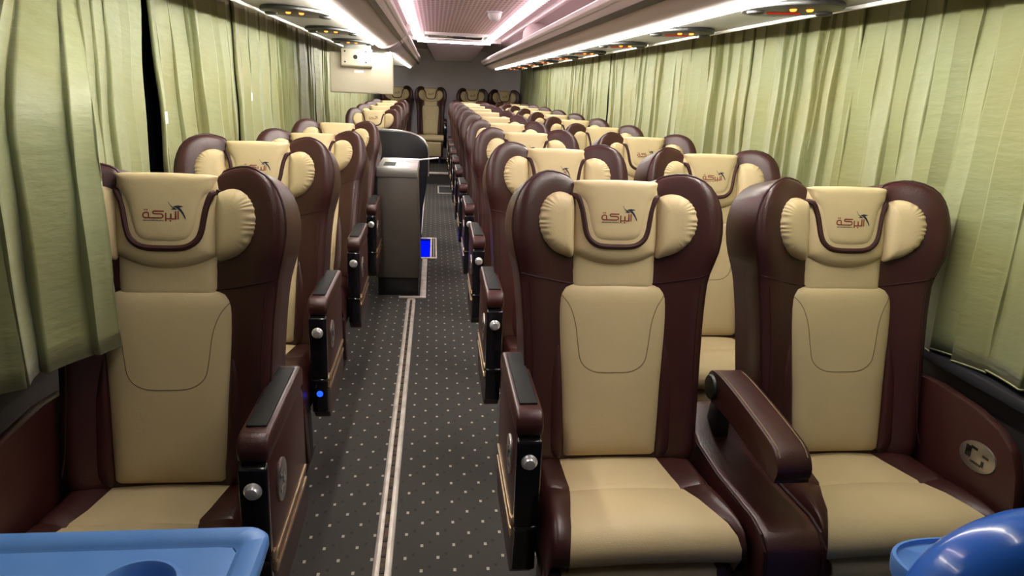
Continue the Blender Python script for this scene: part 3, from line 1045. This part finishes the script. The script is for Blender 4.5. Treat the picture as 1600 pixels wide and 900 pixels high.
LN = ['just before the dark gap by the second single seat', 'just after the dark gap by the second single seat', 'beside the third single seat', 'beside the fourth single seat', 'beside the stairwell', 'beside the first single seat behind the stair guard', 'beside the second single seat behind the stair guard', 'beside the last single seats', 'next to the rear wall seat of the single side']
curtain([(xl + .012, -.6), (xl + .012, 2.22)], 'pale green pleated curtain draped over the edge of the first single seat', z0=.80, seed=3, pw=.125, amp=.032, zend=.02,
        low=[(xl + .03, -.6), (xl + .04, .6), (xl + .07, 1.15), (xl + .13, 1.42), (-.735, 1.665)])
OPEN = {0: (2.785, 2.735, 2.80, 2.835), 4: (7.66, 7.60, 7.67, 7.73), 6: (10.13, 10.10, 10.14, 10.18)}    # top/bottom ends around open gaps
for k, (a, b) in enumerate(LC):
    xo = xl - .022 if k == 0 else xl - (.009 if k % 2 else 0)
    at_, ab = (OPEN[k - 1][2], OPEN[k - 1][3]) if k - 1 in OPEN else (a - .015, a - .015)
    bt, bb = (OPEN[k][0], OPEN[k][1]) if k in OPEN else (b + .015, b + .015)
    curtain([(xo, at_), (xo, bt)], 'pale green pleated curtain ' + LN[k], seed=50 + k, pw=.11, amp=.010 if k == 0 else (.028 if k < 3 else .02), low=[(xo, ab), (xo, bb)], patch={1: (2.87, 1.27, .022), 2: (4.18, 1.33, .022)}.get(k))
# curtain rails
for sx, nm in ((xl - .012, 'single'), (xr + .012, 'double')):
    r_ = link('curtain_rail', MB().box(sx - .010, sx + .010, Y0 + .05, Y1 - .05, 1.832, 1.86).mesh('curtain_rail', DARKMETAL, bevel=.003))
    tag(r_, 'dark rail carrying the curtains over the %s seats' % nm, 'curtain rail')

# ------------------------------------------------------------------ floor track
tr = thing('floor_track', 'slotted aluminium track running along the aisle carpet', 'floor track', (-.146, 0, 0))
ty0, ty1 = Y0 + .05, 4.745
for s in (-1, 1):
    link('rail_strip', MB().prism([(s * .008, 0), (s * .008, .007), (s * .020, .008), (s * .0285, .004), (s * .030, 0)], ty0, ty1, 'y').mesh('rail_strip', ALU, bevel=.001), tr)
link('slot', MB().box(-.0085, .0085, ty0, ty1 - .01, 0, .0022).mesh('slot', GRIME, smooth=False), tr)
link('end_cap', MB().prism([(-.030, ty1), (.030, ty1), (.026, ty1 + .02), (.012, ty1 + .032), (-.012, ty1 + .032), (-.026, ty1 + .02)], 0, .007, 'z').mesh('end_cap', ALU, bevel=.001), tr)
tooth = MB().box(-.0085, .0085, -.006, .006, .002, .0045).mesh('slot_tooth', HOLE, smooth=False)
for k in range(40):
    link('slot_tooth', tooth, tr, (0, 1.55 + k * .08, 0))

# ------------------------------------------------------------------ cabinet, stairwell, guard
cb = thing('cabinet', 'brown grey cabinet with steel top standing before the stairwell', 'cabinet', (0, 0, 0))
cy0, cy1 = 4.855, 5.50
body = MB()
body.add([(-.388, cy0, .13), (-.092, cy0, .13), (-.092, cy1, .13), (-.388, cy1, .13), (-.380, cy0 + .01, .84), (-.113, cy0 + .01, .84), (-.113, cy1, .84), (-.380, cy1, .84)],
         [(0, 1, 2, 3), (4, 5, 6, 7), (0, 1, 5, 4), (1, 2, 6, 5), (2, 3, 7, 6), (3, 0, 4, 7)])
link('body', body.mesh('cabinet_body', CAB, bevel=.008), cb)
link('plinth', MB().box(-.380, -.100, cy0 + .015, cy1 - .01, 0, .13).mesh('plinth', CABBASE, bevel=.003), cb)
tp = link('top', MB().box(-.386, -.108, cy0, cy1 + .005, .838, .905).mesh('cabinet_top', STEEL, bevel=.006), cb)
tp['label'] = 'brushed steel top'
link('slot', MB().box(-.345, -.265, cy0 + .10, cy0 + .32, .9045, .9075).mesh('top_slot', HOLE, smooth=False), tp)
link('slot_rim', MB().box(-.262, -.225, cy0 + .08, cy0 + .36, .9045, .911).mesh('slot_rim', WHITEP, bevel=.002), tp)
st = link('stick', MB().tube([(-.20, 5.22, .913), (.035, 5.34, .93)], .006, 8).mesh('stick', WHITEP))
tag(st, 'thin white stick lying across the steel cabinet top', 'stick')

ft = thing('floor_trim_frame', 'silver angle trim on the carpet around the cabinet foot', 'floor trim', (0, 0, 0))
link('front_strip', MB().box(-.235, -.045, 4.795, 4.825, 0, .008).mesh('front_strip', ALU, bevel=.002), ft)
link('side_strip', MB().box(-.088, -.046, 4.825, 5.965, 0, .008).mesh('side_strip', ALU, bevel=.002), ft)
ft = thing('step_frame', 'silver slotted frame around the blue lit stair step', 'step frame', (0, 0, 0))
for k, (a, b, c, d) in enumerate(((-.13, .036, 5.968, 6.008), (-.13, .036, 6.79, 6.825), (-.024, -.008, 6.008, 6.79), (.006, .012, 6.008, 6.79), (.024, .036, 6.008, 6.79))):
    link('bar', MB().box(a, b, c, d, -.004, .010).mesh('frame_bar', ALU, bevel=.002), ft)
link('slot_bed', MB().box(-.008, .026, 6.008, 6.79, .0, .003).mesh('slot_bed', HOLE, smooth=False), ft)
stp = thing('stair_step', 'blue glowing stair step sunk behind the cabinet', 'step', (0, 0, 0))
link('tread', MB().box(-.60, -.026, 6.02, 6.66, -.06, -.035).mesh('tread', BLUESTEP, bevel=.004), stp)
link('riser', MB().box(-.60, -.026, 6.66, 6.78, -.075, -.012).mesh('riser', BLUESTEP, bevel=.004), stp)
struct(link('trim_6', MB().box(WELL[0], WELL[1], WELL[2], WELL[3], -.14, -.08).mesh('well_floor', CARPETEDGE, smooth=False)), 'dark stairwell bottom')
ft = link('floor_strip', MB().prism([(-.150, 7.02), (-.112, 7.02), (-.112, 10.0), (-.150, 10.0)], 0, .008, 'z').mesh('floor_strip', ALU, bevel=.002))
tag(ft, 'silver floor strip beside the single seats behind the stair guard', 'floor strip')

gd = thing('stair_guard', 'black rounded guard panel standing behind the stairwell', 'guard panel', (0, 6.88, 0))
go = [(-.74, .02), (-.74, .99), (-.55, 1.02), (-.36, 1.018), (-.22, 1.00), (-.13, .965), (-.075, .905), (-.055, .82), (-.055, .60), (-.075, .45), (-.10, .30), (-.115, .02)]
link('panel', MB().prism(go, 0, .05, 'y').mesh('guard_panel', GUARD, bevel=.012, seg=3), gd)
link('rim', MB().tube([(x, .022, z) for x, z in sm2(go[1:9], 4, False)], .012, 8).mesh('guard_rim', STEEL), gd)['label'] = 'steel rim'
link('foot', MB().box(-.74, -.11, -.01, .06, 0, .03).mesh('guard_foot', DARKMETAL, bevel=.004), gd)

fh = thing('floor_hatch', 'small rectangular metal framed hatch in the aisle floor', 'hatch', (0, 0, 0))
for (a, b, c, d) in ((.06, .33, 9.85, 9.89), (.06, .33, 10.56, 10.60), (.06, .08, 9.89, 10.56), (.31, .33, 9.89, 10.56)):
    link('frame_bar', MB().box(a, b, c, d, 0, .006).mesh('hatch_bar', ALU, bevel=.002), fh)
link('lid', MB().box(.08, .31, 9.89, 10.56, 0, .004).mesh('hatch_lid', CARPETEDGE, smooth=False), fh)

# ------------------------------------------------------------------ hanging TV seen from behind
ty = 5.30
tv = thing('television', 'cream television hanging from the rack, seen from its back', 'television', (0, ty, 0))
link('back_cover', MB().box(-.735, -.292, 0, .045, 1.372, 1.650).mesh('tv_back', TVC, bevel=.010, seg=3), tv)
link('screen', MB().box(-.715, -.312, .0452, .050, 1.392, 1.630).mesh('tv_screen', GLASS, smooth=False), tv)
bk = link('bracket', MB().prism([(-.035, 1.548), (-.050, 1.560), (-.050, 1.672), (.0, 1.672), (0, 1.548)], -.648, -.438, 'x').mesh('tv_bracket', TVC, bevel=.006), tv)
link('hole', MB().lathe([(.015, 0), (.015, .004)], (-.550, -.0535, 1.617), (0, 1, 0), 18).mesh('bracket_hole', HOLE), bk)
scr = MB().lathe([(.006, 0), (.006, .003)], (0, 0, 0), (0, 1, 0), 10).mesh('screw', HOLE)
for dx in (-.072, .072):
    for dz in (-.034, .036):
        link('screw', scr, bk, (-.550 + dx, -.0525, 1.617 + dz))
vent = MB().box(-.0018, .0018, -.0015, .002, -.028, .028).mesh('vent_slit', RACK, smooth=False)
for k in range(9):
    link('vent_slit', vent, tv, (-.400 + k * .010, 0, 1.592))
link('sticker', MB().box(-.565, -.500, -.0012, .001, 1.512, 1.530).mesh('tv_sticker', PAPER, smooth=False), tv)
link('hanger', MB().box(-.63, -.45, -.045, .03, 1.665, 1.712).mesh('tv_hanger', UNDER, bevel=.006), tv)

# curved arch band on the rack beside the television
arch = []
outer = [(.648, 1.696), (.60, 1.690), (.56, 1.700), (.52, 1.722), (.485, 1.750), (.455, 1.785), (.434, 1.82), (.425, 1.86)]
inner = [(a + .018, b + .014) for a, b in outer]
pr = [(-a, b) for a, b in outer] + [(-a, b) for a, b in inner[::-1]]
ar = link('arch_band', MB().prism(pr, 5.42, 5.75, 'y').mesh('rack_arch', RACKLIP, angle=40), RACK_L)
ar['label'] = 'curved mauve band'

# ------------------------------------------------------------------ rear ceiling unit, dome, far details
ac = thing('ceiling_unit', 'grey tapered unit hanging from the rear ceiling', 'air unit', (0, 0, 0))
yy = 10.5
v = [(-.135, yy - .35, 2.04), (.69, yy - .35, 2.04), (.69, yy + .6, 2.04), (-.135, yy + .6, 2.04),
     (-.105, yy - .32, 1.965), (.655, yy - .32, 1.965), (.655, yy + .5, 1.965), (-.105, yy + .5, 1.965),
     (-.005, yy, 1.80), (.53, yy, 1.80), (.53, yy + .5, 1.80), (-.005, yy + .5, 1.80)]
f = [(0, 1, 2, 3), (0, 1, 5, 4), (1, 2, 6, 5), (2, 3, 7, 6), (3, 0, 4, 7), (4, 5, 9, 8), (5, 6, 10, 9), (6, 7, 11, 10), (7, 4, 8, 11), (8, 9, 10, 11)]
link('housing', MB().add(v, f).mesh('unit_housing', UNIT, bevel=.015, seg=3), ac)
link('slot', MB().box(.17, .36, yy - .012, yy + .02, 1.815, 1.830).mesh('unit_slot', HOLE, smooth=False), ac)
dm = thing('ceiling_dome', 'small white dome fitting on the pink ceiling', 'dome lamp', (.473, 6.0, ZC - .016))
link('dome', MB().lathe([(.055, 0), (.054, -.025), (.047, -.05), (.033, -.068), (.014, -.077)], (0, 0, 0), (0, 0, 1), 24).mesh('dome', WHITEP), dm)
link('base_ring', MB().lathe([(.062, 0), (.062, -.008), (.055, -.012)], (0, 0, 0), (0, 0, 1), 24).mesh('base_ring', WHITEP, angle=30), dm)

# ------------------------------------------------------------------ blue plastic pieces in front
TZ = .705
def rrect(x0, x1, y0, y1, r, n=6):
    out = []
    for cx, cy, a0 in ((x1 - r, y1 - r, 0), (x0 + r, y1 - r, 90), (x0 + r, y0 + r, 180), (x1 - r, y0 + r, 270)):
        for k in range(n + 1):
            a = R(a0 + 90 * k / n)
            out.append((cx + r * math.cos(a), cy + r * math.sin(a)))
    return out


def loft(rings):
    mb = MB()
    n = len(rings[0])
    mb.v = [p for r in rings for p in r]
    for i in range(len(rings) - 1):
        for j in range(n):
            k = (j + 1) % n
            mb.f.append((i * n + j, i * n + k, (i + 1) * n + k, (i + 1) * n + j))
    return mb, n


tt = thing('tray_table', 'blue plastic tray table with raised rim and cup recess', 'tray table', (0, 0, 0))
x0, x1, y0_, y1_ = -.80, -.272, .66, 1.10
rg = []
for ins, z, r in ((.012, TZ - .06, .03), (.0, TZ - .02, .035), (.0, TZ - .008, .035), (.006, TZ, .032), (.034, TZ, .022), (.040, TZ - .006, .02), (.046, TZ - .010, .018)):
    rg.append([(x, y, z) for x, y in rrect(x0 + ins, x1 - ins, y0_ + ins, y1_ - ins, r)])
mb, n = loft(rg)
# tray floor with a round opening for the cup recess
cc, cr_ = (-.445, .958), .058
N = 56
rin = [(cc[0] + cr_ * math.cos(2 * math.pi * k / N), cc[1] + cr_ * math.sin(2 * math.pi * k / N), TZ - .010) for k in range(N)]
edge = rg[-1]
# connect by angle: resample the inner rectangle
poly2 = [(p[0], p[1]) for p in edge]


def ray_poly(c, a):
    d = (math.cos(a), math.sin(a))
    best = None
    for i in range(len(poly2)):
        (ax_, ay), (bx, by) = poly2[i], poly2[(i + 1) % len(poly2)]
        ex, ey = bx - ax_, by - ay
        den = d[0] * ey - d[1] * ex
        if abs(den) < 1e-9:
            continue
        t = ((ax_ - c[0]) * ey - (ay - c[1]) * ex) / den
        u = ((ax_ - c[0]) * d[1] - (ay - c[1]) * d[0]) / den
        if t > 0 and -1e-6 <= u <= 1 + 1e-6 and (best is None or t < best):
            best = t
    return (c[0] + d[0] * best, c[1] + d[1] * best)


rout = [(*ray_poly(cc, 2 * math.pi * k / N), TZ - .010) for k in range(N)]
m2, _ = loft([rout, rin])
link('top', mb.mesh('tray_top', BLUE, angle=50), tt)
link('tray_floor', m2.mesh('tray_floor', BLUE, angle=50), tt)
cup = []
for r, z in ((cr_ + .008, TZ - .010), (cr_ + .006, TZ - .005), (cr_, TZ - .004), (cr_ - .005, TZ - .012), (cr_ - .009, TZ - .075), (.01, TZ - .078)):
    cup.append((r, z))
link('cup_recess', MB().lathe(cup, (cc[0], cc[1], 0), (0, 0, 1), 40, cap0=False).mesh('cup_recess', BLUE, angle=50), tt)
link('arm', MB().box(-.57, -.49, .70, .80, .10, TZ - .05).mesh('tray_post', DARKMETAL, bevel=.01), tt)
link('foot', MB().box(-.66, -.40, .60, .88, 0, .10).mesh('tray_foot', DARKMETAL, bevel=.02), tt)

sh = thing('seat_shell', 'glossy blue rounded plastic shell with a flat blue cup tray at its side', 'plastic shell', (0, 0, 0))
# fat rounded rim sweeping over an arch, with a hollow inside
arc = []
ccx, ccz, cyy = .945, .655, .845
for k in range(0, 33):
    a = R(180 - 180 * k / 32)
    arc.append((ccx + .150 * math.cos(a), cyy - .01 * math.sin(a), ccz + .145 * math.sin(a) ** .9))
arc = [(arc[0][0], cyy, .06)] + [(arc[0][0], cyy, .3)] + arc + [(arc[-1][0], cyy, .3), (arc[-1][0], cyy, .06)]
link('rim', MB().tube(arc, .066, 20).mesh('shell_rim', BLUEG), sh)
inn = [(x, z) for x, y, z in arc]
link('back_plate', MB().prism(inn, cyy + .02, cyy + .05, 'y').mesh('shell_back', BLUEG, angle=40), sh)
link('foot', MB().box(ccx - .22, ccx + .22, cyy - .1, cyy + .1, 0, .06).mesh('shell_foot', DARKMETAL, bevel=.01), sh)
tcx, tcy, tz2 = .885, .918, .722
rg = []
for sc, z in ((.88, tz2 - .055), (.98, tz2 - .03), (1.0, tz2 - .006), (.985, tz2), (.93, tz2), (.91, tz2 - .005), (.89, tz2 - .007), (.02, tz2 - .007)):
    rg.append([(tcx + .116 * sc * math.copysign(abs(math.cos(t)) ** .8, math.cos(t)), tcy + .066 * sc * math.copysign(abs(math.sin(t)) ** .8, math.sin(t)), z) for t in [2 * math.pi * k / 40 for k in range(40)]])
mb, n = loft(rg)
mb.f.append(tuple(range(n - 1, -1, -1)))
mb.f.append(tuple(range((len(rg) - 1) * n, len(rg) * n)))
link('cup_tray', mb.mesh('cup_tray_plate', BLUE, angle=50), sh)['label'] = 'flat rounded tray'
